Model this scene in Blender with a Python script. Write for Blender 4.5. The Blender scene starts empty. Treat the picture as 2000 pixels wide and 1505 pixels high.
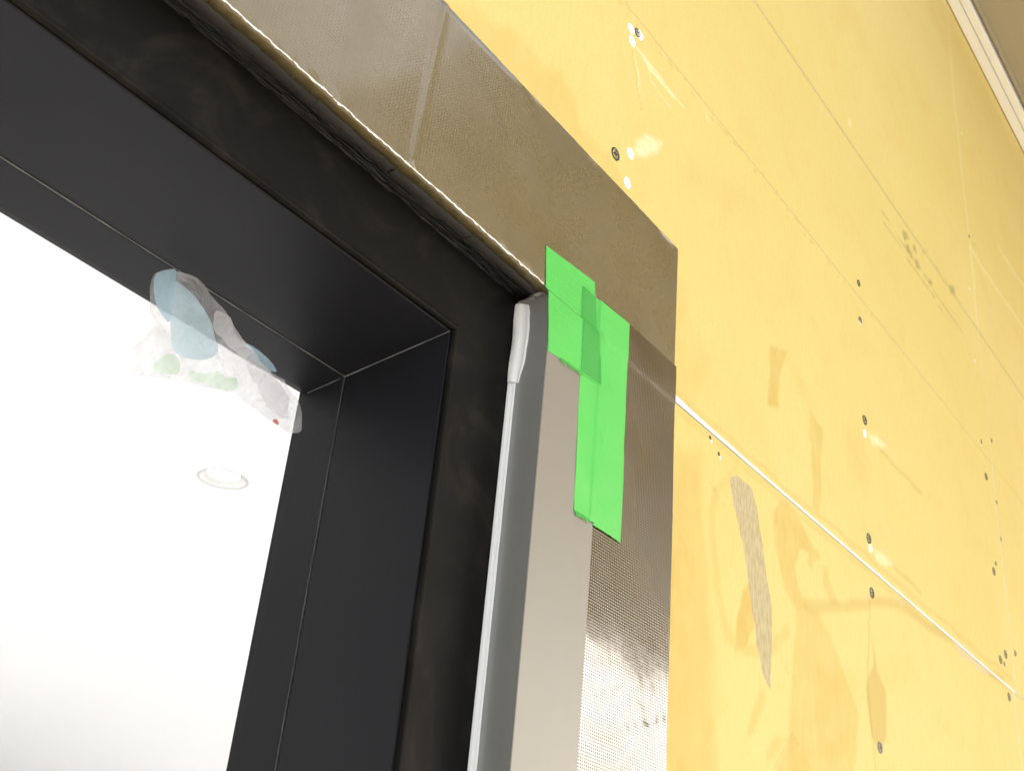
import bpy, bmesh, math, random
import numpy as np
from mathutils import Vector, Matrix

random.seed(7)
RNG = np.random.default_rng(11)
SC = bpy.context.scene
COL = SC.collection
R = math.radians
POLYS = [('d',0.45,3,[(316.4,453.8),(348.3,482.1),(369.5,481.6),(387.6,491.2),(413.3,491.1),(421.2,491.6),(431.3,497.6),(435.0,490.6),(449.1,489.6),(453.6,475.2),(465.0,475.7),(488.5,476.7),(504.4,469.8),(521.7,451.4),(485.9,443.6)]),
('d',0.35,4,[(512.1,453.1),(535.1,460.1),(541.5,444.2),(561.8,436.7),(589.4,436.8),(593.5,423.2),(580.8,400.7),(572.8,459.4)]),
('d',0.8,1.5,[(721.3,459.0),(749.8,469.3),(735.9,437.0),(732.4,411.8),(714.0,404.9),(714.5,426.6)]),
('d',0.65,1.5,[(791.3,439.1),(814.7,432.7),(803.2,356.6),(790.0,359.0),(792.3,408.6),(786.6,410.5)]),
('d',0.7,1.5,[(738.2,348.0),(751.1,346.0),(786.1,327.1),(801.5,320.6),(788.3,318.4),(777.3,316.1),(764.6,312.5),(755.9,297.3),(761.4,284.0),(778.3,274.4),(757.1,267.1),(735.7,277.6),(724.2,305.1),(722.3,327.1)]),
('d',0.6,1.5,[(781.1,319.4),(797.2,326.3),(805.6,324.0),(791.7,314.0),(787.5,306.0),(777.6,306.5)]),
('d',0.6,1.5,[(806.9,316.4),(815.7,319.4),(819.6,308.7),(835.8,294.0),(818.0,289.6),(807.7,302.8)]),
('d',0.95,1.5,[(682.7,265.6),(689.3,247.1),(687.8,234.7),(674.6,217.7),(661.9,213.2),(664.5,234.5),(673.1,255.6)]),
('d',0.55,2,[(756.3,269.4),(792.1,278.6),(816.1,266.7),(865.9,223.1),(861.1,207.1),(847.5,172.0),(736.6,150.6),(747.7,225.9),(751.0,244.4)]),
('d',0.3,2,[(789.5,240.7),(830.4,236.8),(852.3,216.2),(839.8,188.1),(788.9,170.7),(782.8,207.0)]),
('d',0.6,5,[(569.6,312.2),(613.5,327.6),(617.6,287.4),(626.6,240.6),(635.6,202.1),(641.8,132.3),(576.2,119.7)]),
('d',0.35,4,[(573.4,251.4),(600.9,261.2),(606.7,203.3),(605.3,164.5),(610.1,126.2),(576.2,119.7)]),
('o',0.7,1.5,[(900.6,293.1),(907.5,264.5),(927.8,253.6),(918.8,216.1),(903.7,199.5),(890.6,209.9),(884.6,235.1),(887.7,251.4),(898.9,264.3)]),
('d',0.55,2,[(745.6,179.1),(767.8,168.0),(774.6,157.9),(714.5,146.3)]),
('d',0.5,2,[(720.5,172.6),(738.3,174.6),(717.8,158.5),(707.4,155.1),(706.7,160.3)]),
('d',0.55,2,[(703.8,202.6),(705.9,195.0),(693.1,171.3),(676.7,160.6),(687.4,181.0),(699.3,198.2)]),
('d',0.2,10,[(591.7,545.3),(672.4,572.5),(681.1,563.8),(647.2,541.5),(578.2,518.0)]),
('d',0.25,8,[(862.0,457.6),(896.8,468.4),(917.6,448.4),(901.6,413.5),(863.3,416.4)]),
('d',0.3,5,[(576.2,398.2),(585.3,380.3),(579.0,347.9),(600.2,350.6),(607.8,368.9),(619.7,392.0),(649.2,407.9),(619.6,397.7),(595.5,379.8)]),
('d',0.25,5,[(742.3,464.5),(769.5,446.7),(793.3,440.0),(779.9,460.8)]),
('p',0.9,3,[(520.2,508.4),(530.3,522.6),(550.3,531.4),(546.1,521.0),(531.7,504.7),(516.7,495.0)]),
('p',0.9,1.2,[(512.7,583.2),(525.7,583.3),(545.4,584.3),(578.6,582.9),(560.2,579.6),(531.6,578.0)]),
('p',0.6,1.2,[(509.0,578.0),(518.0,567.1),(523.2,544.3),(516.5,561.3)]),
('p',0.5,2,[(611.4,604.4),(619.7,598.4),(613.3,594.7)]),
('p',1.0,3,[(917.4,474.6),(938.7,480.5),(960.9,479.6),(947.4,472.8),(925.0,469.1)]),
('p',1.0,3,[(915.1,368.6),(932.8,372.1),(959.8,369.5),(938.4,362.3),(919.9,362.2)]),
('k',1.0,2,[(1093.2,346.6),(1138.8,352.4),(1228.7,348.1),(1198.4,341.2),(1135.3,339.1)]),
('k',0.7,2,[(955.3,341.9),(964.2,344.7),(983.2,341.7),(975.4,339.3)]),
('p',0.5,2.5,[(904.3,814.9),(912.8,821.3),(914.4,810.7),(906.1,807.9)]),
('g',1.0,2.0,[(653.4,326.2),(665.3,331.8),(688.4,331.0),(701.6,308.1),(711.4,278.7),(715.3,241.1),(717.1,217.7),(715.1,202.2),(703.9,210.9),(693.7,228.0),(683.4,258.9),(674.5,283.8),(665.5,301.9),(658.7,313.8)]),
('s',0.9,3,[(1050.0,773.2),(1062.9,776.7),(1069.7,770.9),(1054.0,761.2)]),
('s',1.0,4,[(1054.7,756.4),(1065.1,762.8),(1071.5,755.5),(1061.5,751.4)]),
('s',0.8,4,[(1078.9,769.9),(1089.6,776.5),(1092.9,768.5),(1082.4,763.4)]),
('s',0.9,4,[(1066.7,754.6),(1075.5,759.9),(1077.5,753.9),(1069.1,750.8)]),
('s',1.0,4,[(1085.9,757.0),(1096.1,760.4),(1099.5,753.2),(1087.5,748.7)]),
('s',0.8,4,[(1111.1,754.7),(1123.2,757.8),(1125.8,754.6),(1115.4,751.9)]),
('s',1.1,5,[(1124.1,754.3),(1138.9,761.6),(1142.9,756.5),(1126.6,750.4)]),
('s',1.1,5,[(1208.6,792.2),(1223.5,800.7),(1231.0,793.6),(1212.2,784.4)]),
('s',0.6,4,[(1108.7,783.5),(1135.2,799.6),(1122.8,788.0),(1111.8,782.7)]),
('s',0.4,5,[(1150.8,793.2),(1168.9,797.0),(1175.2,793.7),(1160.2,789.1)]),
('s',0.5,4,[(1332.2,929.3),(1347.6,938.8),(1345.6,932.0),(1330.9,924.5)])]
STROKES = [('d',0.45,5.6,[(635.0,308.0),(631.6,275.5),(636.5,243.9),(650.7,220.6),(676.7,217.3),(710.3,226.7),(738.8,249.7)]),
('d',0.3,3.7,[(665.2,340.4),(639.8,313.5),(629.8,292.0)]),
('o',0.5,5.8,[(774.0,274.9),(845.9,296.3),(900.8,319.5),(972.8,338.5),(1092.5,343.6),(1268.7,349.1)]),
('o',0.45,3.2,[(944.5,469.6),(995.4,470.8),(1049.9,472.2)]),
('o',0.45,3.0,[(932.2,367.8),(990.6,369.3),(1028.5,365.2)]),
('d',0.35,3.7,[(583.9,343.0),(672.9,341.7),(801.2,342.7),(986.0,343.5),(1293.7,343.9)]),
('d',0.45,3.0,[(583.3,353.5),(672.8,353.1),(802.1,355.3),(988.4,357.0),(1299.3,359.7)]),
('s',0.55,1.32,[(897.5,319.3),(888.2,263.4),(890.5,225.0),(895.7,186.7)]),
('s',0.35,0.96,[(745.6,179.1),(716.2,151.3)]),
('s',0.3,0.96,[(745.6,179.1),(763.8,170.5)]),
('s',0.5,1.56,[(985.9,758.1),(1043.8,754.9),(1243.1,747.1)]),
('s',0.5,1.56,[(984.4,747.6),(1042.0,744.1),(1226.0,738.0)]),
('s',0.25,0.96,[(729.9,226.3),(753.8,215.4)]),
('d',0.7,1.32,[(507.8,576.9),(517.8,553.4),(524.9,539.9)]),
('p',0.5,1.2,[(522.8,584.7),(535.6,571.9),(561.0,566.3)]),
('p',0.25,4.9,[(1334.7,1358.0),(1315.0,1168.4),(1319.1,1100.0),(1314.0,1023.5),(1322.1,857.3)]),
('p',0.4,4.2,[(1317.1,912.1),(1358.7,911.2),(1426.6,917.3),(1562.0,926.2)]),
('p',0.3,3.6,[(1313.4,913.8),(1311.9,821.6),(1313.5,778.6)]),
('p',0.3,6.1,[(1468.1,1008.7),(1554.2,1008.0),(1595.5,1014.2)]),
('s',0.25,0.96,[(625.7,313.1),(647.2,303.9)])]
SCREWS = [(512.8,597.7),(495.3,481.1),(911.6,625.7),(910.6,585.4),(909.1,483.7),(904.4,373.2),(905.1,327.2),(905.6,206.0),(1282.1,582.7),(1274.1,468.9),(1265.4,371.0),(1287.1,382.3),(1326.6,394.3),(1284.2,337.3)]
SPECKS = [(1277.6,624.0),(1322.5,644.9),(1316.4,565.1),(1285.4,481.4),(1279.3,370.0),(1317.3,521.1),(1292.3,837.2),(1284.3,731.8),(626.3,342.6),(638.6,336.2),(1318.4,931.9),(1335.0,1111.6)]
PUTTY = [(505.0,594.3,8.5),(516.2,598.3,8.5),(507.1,585.0,8.5),(512.4,493.6,8.5),(510.7,469.2,8.5),(907.5,470.2,8),(906.8,365.6,8),(910.3,582.5,5)]
CAM_R = [[0.5803411, -0.8093448, 0.0903616], [0.4262713, 0.2073511, -0.8805102], [0.6938998, 0.5495148, 0.4653348]]
CAM_D = 0.32917
CAM_F = 42.172
# outlines of the hanging film, (x, z) in mm on its sloping plane
FILM = {
  'film': [(260.6,281.5),(263.3,285.1),(268.7,288.0),(276.2,290.2),(286.7,288.5),(299.1,286.6),(308.7,283.2),(313.2,280.6),(328.7,277.3),(341.7,275.0),(354.7,274.7),(365.0,272.2),(377.4,266.3),(382.6,260.8),(377.4,258.1),(369.6,258.4),(359.3,259.4),(344.6,259.8),(334.5,261.1),(319.3,258.1),(305.7,255.7),(293.5,252.4),(285.3,249.1),(276.9,247.5),(274.6,254.7),(276.3,263.2),(278.1,267.3),(269.4,272.3)],
  'blue': [(269.4,284.4),(280.0,283.7),(295.5,279.8),(305.6,274.5),(312.5,270.5),(309.8,265.7),(302.7,263.0),(295.9,262.0),(289.8,263.3),(283.4,269.6),(274.1,278.8)],
  'strap': [(260.6,281.5),(263.6,284.8),(268.2,287.4),(272.0,282.3),(277.4,275.9),(283.4,269.6),(274.1,271.8),(266.5,275.4)],
  'patch': [(318.3,278.1),(327.3,278.6),(339.2,277.3),(347.5,274.7),(337.7,273.9),(330.2,274.4)],
  'green': [(288.0,255.4),(290.8,261.5),(298.3,261.2),(302.7,256.1),(296.9,254.5),(290.2,252.6)],
  'green2': [(302.7,259.1),(315.8,261.4),(316.8,264.1),(326.3,264.0),(329.8,266.4),(334.5,261.1),(325.1,258.8),(314.9,257.6),(311.2,256.5)],
  'fold': [(294.6,281.2),(301.4,282.3),(312.4,279.8),(335.6,274.2),(345.1,272.0),(366.6,265.9),(368.6,259.2),(349.5,261.7),(329.4,270.5),(313.1,273.1),(302.3,275.4)],
  'red': [(360.8,257.8),(362.6,259.7),(367.3,257.5)],
}
EXPOSURE = 1.35
LENS = 3.0
ROOM_W = 60
ROOF_X = 1.15  # ceiling's unseen left end, cut short so sky brightens the upper-left wall
PORCH_Y = -2.3
# ------------------------------------------------------------------ camera, sky, sun, exposure
cam_data = bpy.data.cameras.new('camera')
cam = bpy.data.objects.new('camera', cam_data)
COL.objects.link(cam)
right, down, fwd = (Vector(r) for r in CAM_R)
cam.matrix_world = Matrix.Translation((0, -CAM_D, 0)) @ Matrix((
    (right.x, -down.x, -fwd.x), (right.y, -down.y, -fwd.y), (right.z, -down.z, -fwd.z))).to_4x4()
cam_data.sensor_width = 36.0
cam_data.lens = CAM_F
cam_data.clip_start = 0.01
cam_data.clip_end = 900
cam_data.dof.use_dof = True
cam_data.dof.focus_distance = 0.70
cam_data.dof.aperture_fstop = 26
SC.camera = cam

world = bpy.data.worlds.new('World')
SC.world = world
world.use_nodes = True
wn = world.node_tree
bg = wn.nodes['Background']
sky = wn.nodes.new('ShaderNodeTexSky')
sky.sky_type = 'NISHITA'
sky.sun_disc = False
SUN_EL, SUN_AZ = R(28), R(124)          # azimuth measured clockwise from +Y: behind the viewer, to the right
sky.sun_elevation = SUN_EL
sky.sun_rotation = SUN_AZ
sky.dust_density = 2.0
hsv = wn.nodes.new('ShaderNodeHueSaturation')
hsv.inputs['Saturation'].default_value = 0.5          # camera white balance: pale, nearly neutral sky
wn.links.new(sky.outputs[0], hsv.inputs['Color'])
wn.links.new(hsv.outputs[0], bg.inputs[0])
bg.inputs[1].default_value = 0.15

sun_data = bpy.data.lights.new('sun', 'SUN')
sun_data.energy = 4.0
sun_data.angle = R(0.5)
sun_data.color = (1.0, 0.94, 0.84)
sun = bpy.data.objects.new('sun', sun_data)
COL.objects.link(sun)
sd = Vector((math.sin(SUN_AZ) * math.cos(SUN_EL), math.cos(SUN_AZ) * math.cos(SUN_EL), math.sin(SUN_EL)))
sun.rotation_euler = sd.to_track_quat('Z', 'Y').to_euler()

SC.view_settings.view_transform = 'Standard'
SC.view_settings.look = 'None'
SC.view_settings.gamma = 1.0
SC.view_settings.use_curve_mapping = False
SC.view_settings.exposure = EXPOSURE

# ------------------------------------------------------------------ helpers
def tag(o, label=None, cat=None, group=None, kind=None):
    if label: o['label'] = label
    if cat: o['category'] = cat
    if group: o['group'] = group
    if kind: o['kind'] = kind
    return o

def obj(name, bm, mats, parent=None, smooth=False):
    me = bpy.data.meshes.new(name)
    bmesh.ops.recalc_face_normals(bm, faces=bm.faces) if not bm.get('keep') else None
    bm.to_mesh(me); bm.free()
    return link(name, me, mats, parent, smooth)

def link(name, me, mats, parent=None, smooth=False):
    for m in (mats if isinstance(mats, (list, tuple)) else [mats]):
        me.materials.append(m)
    if smooth:
        me.polygons.foreach_set('use_smooth', [True] * len(me.polygons))
    o = bpy.data.objects.new(name, me)
    COL.objects.link(o)
    if parent: o.parent = parent
    return o

def empty(name, loc=(0, 0, 0)):
    o = bpy.data.objects.new(name, None)
    o.empty_display_size = 0.02
    o.location = loc
    COL.objects.link(o)
    return o

def mesh_obj(name, verts, faces, mats, parent=None, smooth=False, fmat=None):
    me = bpy.data.meshes.new(name)
    me.from_pydata([tuple(v) for v in verts], [], faces)
    me.update()
    if fmat is not None:
        me.polygons.foreach_set('material_index', fmat)
    return link(name, me, mats, parent, smooth)

def box(name, x0, x1, y0, y1, z0, z1, mat, parent=None, bevel=0.0):
    bm = bmesh.new()
    v = [bm.verts.new((x, y, z)) for x in (x0, x1) for y in (y0, y1) for z in (z0, z1)]
    for f in ((0, 1, 3, 2), (4, 6, 7, 5), (0, 4, 5, 1), (2, 3, 7, 6), (0, 2, 6, 4), (1, 5, 7, 3)):
        bm.faces.new([v[i] for i in f])
    if bevel:
        bmesh.ops.bevel(bm, geom=bm.edges[:], offset=bevel, segments=2, affect='EDGES')
    bmesh.ops.recalc_face_normals(bm, faces=bm.faces)
    me = bpy.data.meshes.new(name); bm.to_mesh(me); bm.free()
    return link(name, me, mat, parent)

def boxes(name, lst, mat, parent=None):
    bm = bmesh.new()
    for (x0, x1, y0, y1, z0, z1) in lst:
        v = [bm.verts.new((x, y, z)) for x in (x0, x1) for y in (y0, y1) for z in (z0, z1)]
        for f in ((0, 1, 3, 2), (4, 6, 7, 5), (0, 4, 5, 1), (2, 3, 7, 6), (0, 2, 6, 4), (1, 5, 7, 3)):
            bm.faces.new([v[i] for i in f])
    bmesh.ops.recalc_face_normals(bm, faces=bm.faces)
    me = bpy.data.meshes.new(name); bm.to_mesh(me); bm.free()
    return link(name, me, mat, parent)

def sweep(name, path, rails, mat, parent=None, smooth=False, closed=False):
    """path: list of functions/points P[i][j] -> (x, y, z); a grid of quads"""
    n, m = len(path), len(path[0])
    verts = [p for row in path for p in row]
    faces = []
    for i in range(n - 1):
        for j in range(m - 1 + (1 if closed else 0)):
            a, b = i * m + j, i * m + (j + 1) % m
            faces.append((a, b, b + m, a + m))
    return mesh_obj(name, verts, faces, mat, parent, smooth)

def tube(name, pts, r, mat, parent=None, seg=8, wobble=0.0):
    rows = []
    for i, p in enumerate(pts):
        p = Vector(p)
        d = (Vector(pts[min(i + 1, len(pts) - 1)]) - Vector(pts[max(i - 1, 0)])).normalized()
        u = d.orthogonal().normalized(); w = d.cross(u)
        rr = (r[i] if isinstance(r, (list, tuple)) else r) * (1 + wobble * random.uniform(-1, 1))
        rows.append([tuple(p + u * rr * math.cos(2 * math.pi * k / seg) + w * rr * math.sin(2 * math.pi * k / seg)) for k in range(seg)])
    return sweep(name, rows, None, mat, parent, True, True)

_perm = RNG.random((64, 64))
def vnoise(x, z, s):
    """smooth value noise in 0..1, x and z arrays in metres, s = cell size"""
    x = np.asarray(x, float) / s + 17.3; z = np.asarray(z, float) / s + 5.7
    xi = np.floor(x).astype(int); zi = np.floor(z).astype(int)
    fx = x - xi; fz = z - zi
    fx = fx * fx * (3 - 2 * fx); fz = fz * fz * (3 - 2 * fz)
    g = lambda a, b: _perm[a % 64, b % 64]
    return (g(xi, zi) * (1 - fx) * (1 - fz) + g(xi + 1, zi) * fx * (1 - fz)
            + g(xi, zi + 1) * (1 - fx) * fz + g(xi + 1, zi + 1) * fx * fz)

def sheet(name, xs, zs, yfun, thick, mat, parent=None, warp=None, smooth=True):
    """a thin sheet lying on the wall: front grid + skirt back to the wall"""
    X, Z = np.meshgrid(np.asarray(xs, float), np.asarray(zs, float))
    if warp: X, Z = warp(X, Z)
    Y = yfun(X, Z)
    nz, nx = X.shape
    V = np.stack([X, Y, Z], -1).reshape(-1, 3)
    faces = []
    for j in range(nz - 1):
        for i in range(nx - 1):
            a = j * nx + i
            faces.append((a, a + 1, a + nx + 1, a + nx))
    ring = [i for i in range(nx)] + [j * nx + nx - 1 for j in range(1, nz)] + [(nz - 1) * nx + i for i in range(nx - 2, -1, -1)] + [j * nx for j in range(nz - 2, 0, -1)]
    B = V[ring].copy(); B[:, 1] += thick
    base = len(V)
    V = np.concatenate([V, V[ring], B])
    n = len(ring)
    for k in range(n):
        a, b = base + k, base + (k + 1) % n
        faces.append((a, b if False else a + n, b + n, b))
    return mesh_obj(name, V, faces, mat, parent, smooth)

# ------------------------------------------------------------------ materials
def mat(name):
    m = bpy.data.materials.new(name); m.use_nodes = True
    nt = m.node_tree
    return m, nt, nt.nodes['Principled BSDF']

def N(nt, typ, **kw):
    n = nt.nodes.new(typ)
    for k, v in kw.items():
        if k.startswith('i_'):
            n.inputs[int(k[2:])].default_value = v
        else:
            setattr(n, k, v)
    return n

def coords(nt, scale=(1, 1, 1), rot=(0, 0, 0)):
    g = N(nt, 'ShaderNodeNewGeometry')
    mp = N(nt, 'ShaderNodeMapping')
    mp.inputs['Scale'].default_value = scale
    mp.inputs['Rotation'].default_value = rot
    nt.links.new(g.outputs['Position'], mp.inputs['Vector'])
    return mp.outputs[0]

def noise(nt, scale, detail=3, vec=None, rough=0.55, dist=0.0):
    n = N(nt, 'ShaderNodeTexNoise')
    n.inputs['Scale'].default_value = scale
    n.inputs['Detail'].default_value = detail
    n.inputs['Roughness'].default_value = rough
    n.inputs['Distortion'].default_value = dist
    nt.links.new(vec if vec is not None else coords(nt), n.inputs['Vector'])
    return n.outputs['Fac']

def ramp(nt, fac, a, b, lo=0.0, hi=1.0):
    m = N(nt, 'ShaderNodeMapRange')
    m.interpolation_type = 'SMOOTHSTEP'
    m.inputs['From Min'].default_value = a; m.inputs['From Max'].default_value = b
    m.inputs['To Min'].default_value = lo; m.inputs['To Max'].default_value = hi
    nt.links.new(fac, m.inputs['Value'])
    return m.outputs[0]

def math_(nt, op, a, b=None):
    m = N(nt, 'ShaderNodeMath', operation=op)
    for i, v in enumerate((a, b)):
        if v is None: continue
        if isinstance(v, (int, float)): m.inputs[i].default_value = v
        else: nt.links.new(v, m.inputs[i])
    return m.outputs[0]

def mix(nt, fac, a, b, blend='MIX'):
    m = N(nt, 'ShaderNodeMix', data_type='RGBA', blend_type=blend)
    if isinstance(fac, (int, float)): m.inputs[0].default_value = fac
    else: nt.links.new(fac, m.inputs[0])
    for s, v in ((m.inputs[6], a), (m.inputs[7], b)):
        if isinstance(v, tuple): s.default_value = v + (1,) if len(v) == 3 else v
        else: nt.links.new(v, s)
    return m.outputs[2]

def bump(nt, bsdf, height, strength=0.3, dist=0.001, prev=None):
    b = N(nt, 'ShaderNodeBump')
    b.inputs['Strength'].default_value = strength
    b.inputs['Distance'].default_value = dist
    nt.links.new(height, b.inputs['Height'])
    if prev is not None: nt.links.new(prev, b.inputs['Normal'])
    nt.links.new(b.outputs[0], bsdf.inputs['Normal'])
    return b.outputs[0]

def plain(name, col, rough=0.5, metal=0.0, var=0.06, nscale=60, bumps=0.0, bscale=400, spec=None):
    m, nt, b = mat(name)
    f = noise(nt, nscale, 4)
    lo = tuple(c * (1 - var) for c in col); hi = tuple(min(1, c * (1 + var)) for c in col)
    nt.links.new(mix(nt, f, lo, hi), b.inputs['Base Color'])
    b.inputs['Roughness'].default_value = rough
    b.inputs['Metallic'].default_value = metal
    if spec is not None: b.inputs['Specular IOR Level'].default_value = spec
    if bumps: bump(nt, b, noise(nt, bscale, 2), bumps, 0.0005)
    return m

# yellow paper faced board with stains held in vertex attributes
def board_mat():
    m, nt, b = mat('yellow_board_paper')
    at = lambda n: N(nt, 'ShaderNodeAttribute', attribute_name=n).outputs['Fac']
    big = noise(nt, 2.2, 4)
    mid = noise(nt, 14, 5, dist=0.6)
    fine = noise(nt, 500, 3)
    fibre = noise(nt, 1, 3, vec=coords(nt, (240, 240, 60)))
    base = mix(nt, ramp(nt, big, 0.35, 0.7), (0.71, 0.568, 0.200), (0.75, 0.602, 0.240))
    base = mix(nt, math_(nt, 'MULTIPLY', ramp(nt, mid, 0.48, 0.72), 0.35), base, (0.69, 0.505, 0.165))
    base = mix(nt, math_(nt, 'MULTIPLY', ramp(nt, fine, 0.3, 0.75), 0.26), base, (0.62, 0.44, 0.13))
    base = mix(nt, math_(nt, 'MULTIPLY', ramp(nt, fibre, 0.35, 0.8), 0.16), base, (0.62, 0.42, 0.12))
    edge = noise(nt, 45, 5)
    d = at('mark_d')
    dd = math_(nt, 'MULTIPLY', d, ramp(nt, edge, 0.2, 0.75, 0.6, 1.25))
    base = mix(nt, dd, base, (0.62, 0.440, 0.130))
    base = mix(nt, math_(nt, 'MULTIPLY', at('mark_o'), 0.8), base, (0.52, 0.36, 0.105))
    pn = noise(nt, 1, 4, vec=coords(nt, (90, 90, 420), (0, R(-35), 0)))
    base = mix(nt, math_(nt, 'MULTIPLY', at('mark_p'), ramp(nt, pn, 0.3, 0.6, 0.35, 0.85)), base, (0.86, 0.76, 0.47))
    base = mix(nt, math_(nt, 'MULTIPLY', at('mark_k'), 0.75), base, (0.72, 0.53, 0.34))
    gn = noise(nt, 1, 4, vec=coords(nt, (420, 420, 60), (0, R(-7), 0)))
    gmask = ramp(nt, math_(nt, 'ADD', at('mark_g'), math_(nt, 'MULTIPLY', gn, 0.9)), 0.78, 0.92)
    gtone = mix(nt, ramp(nt, noise(nt, 1, 3, vec=coords(nt, (500, 500, 120), (0, R(-7), 0))), 0.35, 0.65), (0.43, 0.345, 0.20), (0.56, 0.465, 0.27))
    base = mix(nt, math_(nt, 'MULTIPLY', gmask, 0.92), base, gtone)
    sn = noise(nt, 160, 3)
    base = mix(nt, math_(nt, 'MULTIPLY', at('mark_s'), ramp(nt, sn, 0.25, 0.6, 0.25, 0.8)), base, (0.30, 0.235, 0.085))
    nt.links.new(base, b.inputs['Base Color'])
    b.inputs['Roughness'].default_value = 0.85
    b.inputs['Specular IOR Level'].default_value = 0.15
    h = math_(nt, 'ADD', math_(nt, 'MULTIPLY', fine, 0.5), math_(nt, 'MULTIPLY', noise(nt, 60, 3), 0.8))
    bump(nt, b, h, 0.22, 0.0006)
    return m

def weave_mat(name, col_a, col_b, px, pz, rough, depth, spec=0.5, dirt=0.25, wstr=1.0, coat=0.0, ridges=0.0, flat=None):
    """woven cloth-backed tape: threads along x and z"""
    m, nt, b = mat(name)
    g = N(nt, 'ShaderNodeNewGeometry')
    sp = N(nt, 'ShaderNodeSeparateXYZ')
    nt.links.new(g.outputs['Position'], sp.inputs[0])
    wob = noise(nt, 40, 2)
    xx = math_(nt, 'ADD', math_(nt, 'MULTIPLY', sp.outputs[0], 2 * math.pi / px), math_(nt, 'MULTIPLY', wob, 0.5))
    zz = math_(nt, 'ADD', math_(nt, 'MULTIPLY', sp.outputs[2], 2 * math.pi / pz), math_(nt, 'MULTIPLY', wob, 0.5))
    wx = math_(nt, 'SINE', xx); wz = math_(nt, 'SINE', zz)
    ridge = noise(nt, 1, 2, vec=coords(nt, (25, 25, 620)))
    weave = math_(nt, 'ADD', math_(nt, 'ADD', math_(nt, 'MULTIPLY', wx, 0.5), math_(nt, 'MULTIPLY', wz, 0.5)), math_(nt, 'MULTIPLY', ridge, ridges))
    if flat is not None: weave = math_(nt, 'MINIMUM', weave, flat)
    patch = ramp(nt, noise(nt, 16, 4), 0.32, 0.66)
    tone = ramp(nt, noise(nt, 9, 5, dist=1.0), 0.3, 0.72)
    c = mix(nt, tone, col_a, col_b)
    spk = ramp(nt, noise(nt, 420, 2), 0.76, 0.84)
    c = mix(nt, math_(nt, 'MULTIPLY', spk, 0.25), c, tuple(min(1, v * 2.4) for v in col_b))
    nt.links.new(c, b.inputs['Base Color'])
    rr = ramp(nt, noise(nt, 30, 4), 0.3, 0.75, rough * 0.8, rough * 1.3)
    nt.links.new(rr, b.inputs['Roughness'])
    b.inputs['Specular IOR Level'].default_value = spec
    b.inputs['Coat Weight'].default_value = coat
    b.inputs['Coat Roughness'].default_value = 0.09
    big = math_(nt, 'MULTIPLY', noise(nt, 22, 3), 0.9)
    wv = math_(nt, 'MULTIPLY', weave, math_(nt, 'ADD', math_(nt, 'MULTIPLY', patch, 0.55), 0.45))
    n1 = bump(nt, b, big, 0.12, 0.003)
    bump(nt, b, wv, wstr, depth, prev=n1)
    return m

M = {}
M['board'] = board_mat()
M['core'] = plain('white_gypsum_core', (0.86, 0.84, 0.78), 0.8, var=0.05, nscale=300)
M['putty'] = plain('white_putty', (0.92, 0.91, 0.90), 0.7, var=0.03, nscale=500)
M['brown'] = weave_mat('brown_woven_tape', (0.150, 0.113, 0.050), (0.182, 0.140, 0.068), 0.00210, 0.00200, 0.28, 0.00012, spec=0.5, coat=0.20, flat=0.0)
M['brown_dark'] = weave_mat('dark_brown_woven_tape', (0.066, 0.045, 0.017), (0.086, 0.060, 0.025), 0.00185, 0.00160, 0.10, 0.00014, spec=1.0, coat=0.0, flat=-0.12)
M['green'] = weave_mat('green_cloth_tape', (0.085, 0.50, 0.075), (0.100, 0.55, 0.090), 0.0016, 0.00165, 0.5, 0.00009, spec=0.35, wstr=0.8, ridges=2.0)
M['green_double'] = weave_mat('green_cloth_tape_doubled', (0.040, 0.34, 0.045), (0.048, 0.37, 0.052), 0.0016, 0.00165, 0.5, 0.00009, spec=0.35, wstr=0.8, ridges=2.0)
M['alu'] = plain('bronze_anodised_aluminium', (0.235, 0.210, 0.162), 0.42, 0.0, var=0.05, nscale=20, bumps=0.08, bscale=900)
M['alu_side'] = plain('grey_aluminium', (0.27, 0.265, 0.24), 0.38, 0.1, var=0.05, nscale=20)
M['sealant'] = plain('white_silicone', (0.90, 0.89, 0.85), 0.25, var=0.03, nscale=200, bumps=0.15, bscale=90)
M['seam'] = plain('pale_joint_line', (0.20, 0.20, 0.20), 0.45, var=0.3, nscale=120)
M['white_paint'] = plain('white_ceiling_paint', (0.86, 0.86, 0.86), 0.8, var=0.01, nscale=5)
M['trim'] = plain('white_trim', (0.86, 0.84, 0.78), 0.45, var=0.02, nscale=30)
M['reflector'] = plain('grey_reflector', (0.55, 0.55, 0.54), 0.5, var=0.02)
M['soffit'] = plain('taupe_soffit_board', (0.36, 0.30, 0.20), 0.7, var=0.12, nscale=6, bumps=0.2, bscale=200)
M['concrete'] = plain('pale_concrete', (0.40, 0.385, 0.355), 0.85, var=0.2, nscale=1.5)
M['wood'] = plain('grey_floor_covering', (0.16, 0.16, 0.16), 0.5, var=0.1, nscale=3)
M['fold_glint'] = plain('silver_fold_glint', (0.85, 0.82, 0.78), 0.28, 0.6, var=0.15, nscale=900, bumps=0.8, bscale=1400)  # silver colour standing in for the bright glint on the tape fold
M['butyl'] = plain('black_butyl', (0.060, 0.055, 0.052), 0.5, var=0.3, nscale=60, bumps=0.15, bscale=300)
M['copper_tape'] = plain('copper_brown_tape_edge', (0.30, 0.19, 0.11), 0.4, 0.2, var=0.3, nscale=200, bumps=0.5, bscale=900)
M['screw'] = plain('zinc_screw', (0.11, 0.125, 0.13), 0.3, 0.85, var=0.2, nscale=900)
M['screw_dark'] = plain('screw_recess', (0.02, 0.02, 0.02), 0.5)
M['hole'] = plain('nail_hole', (0.10, 0.07, 0.03), 0.8)
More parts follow.
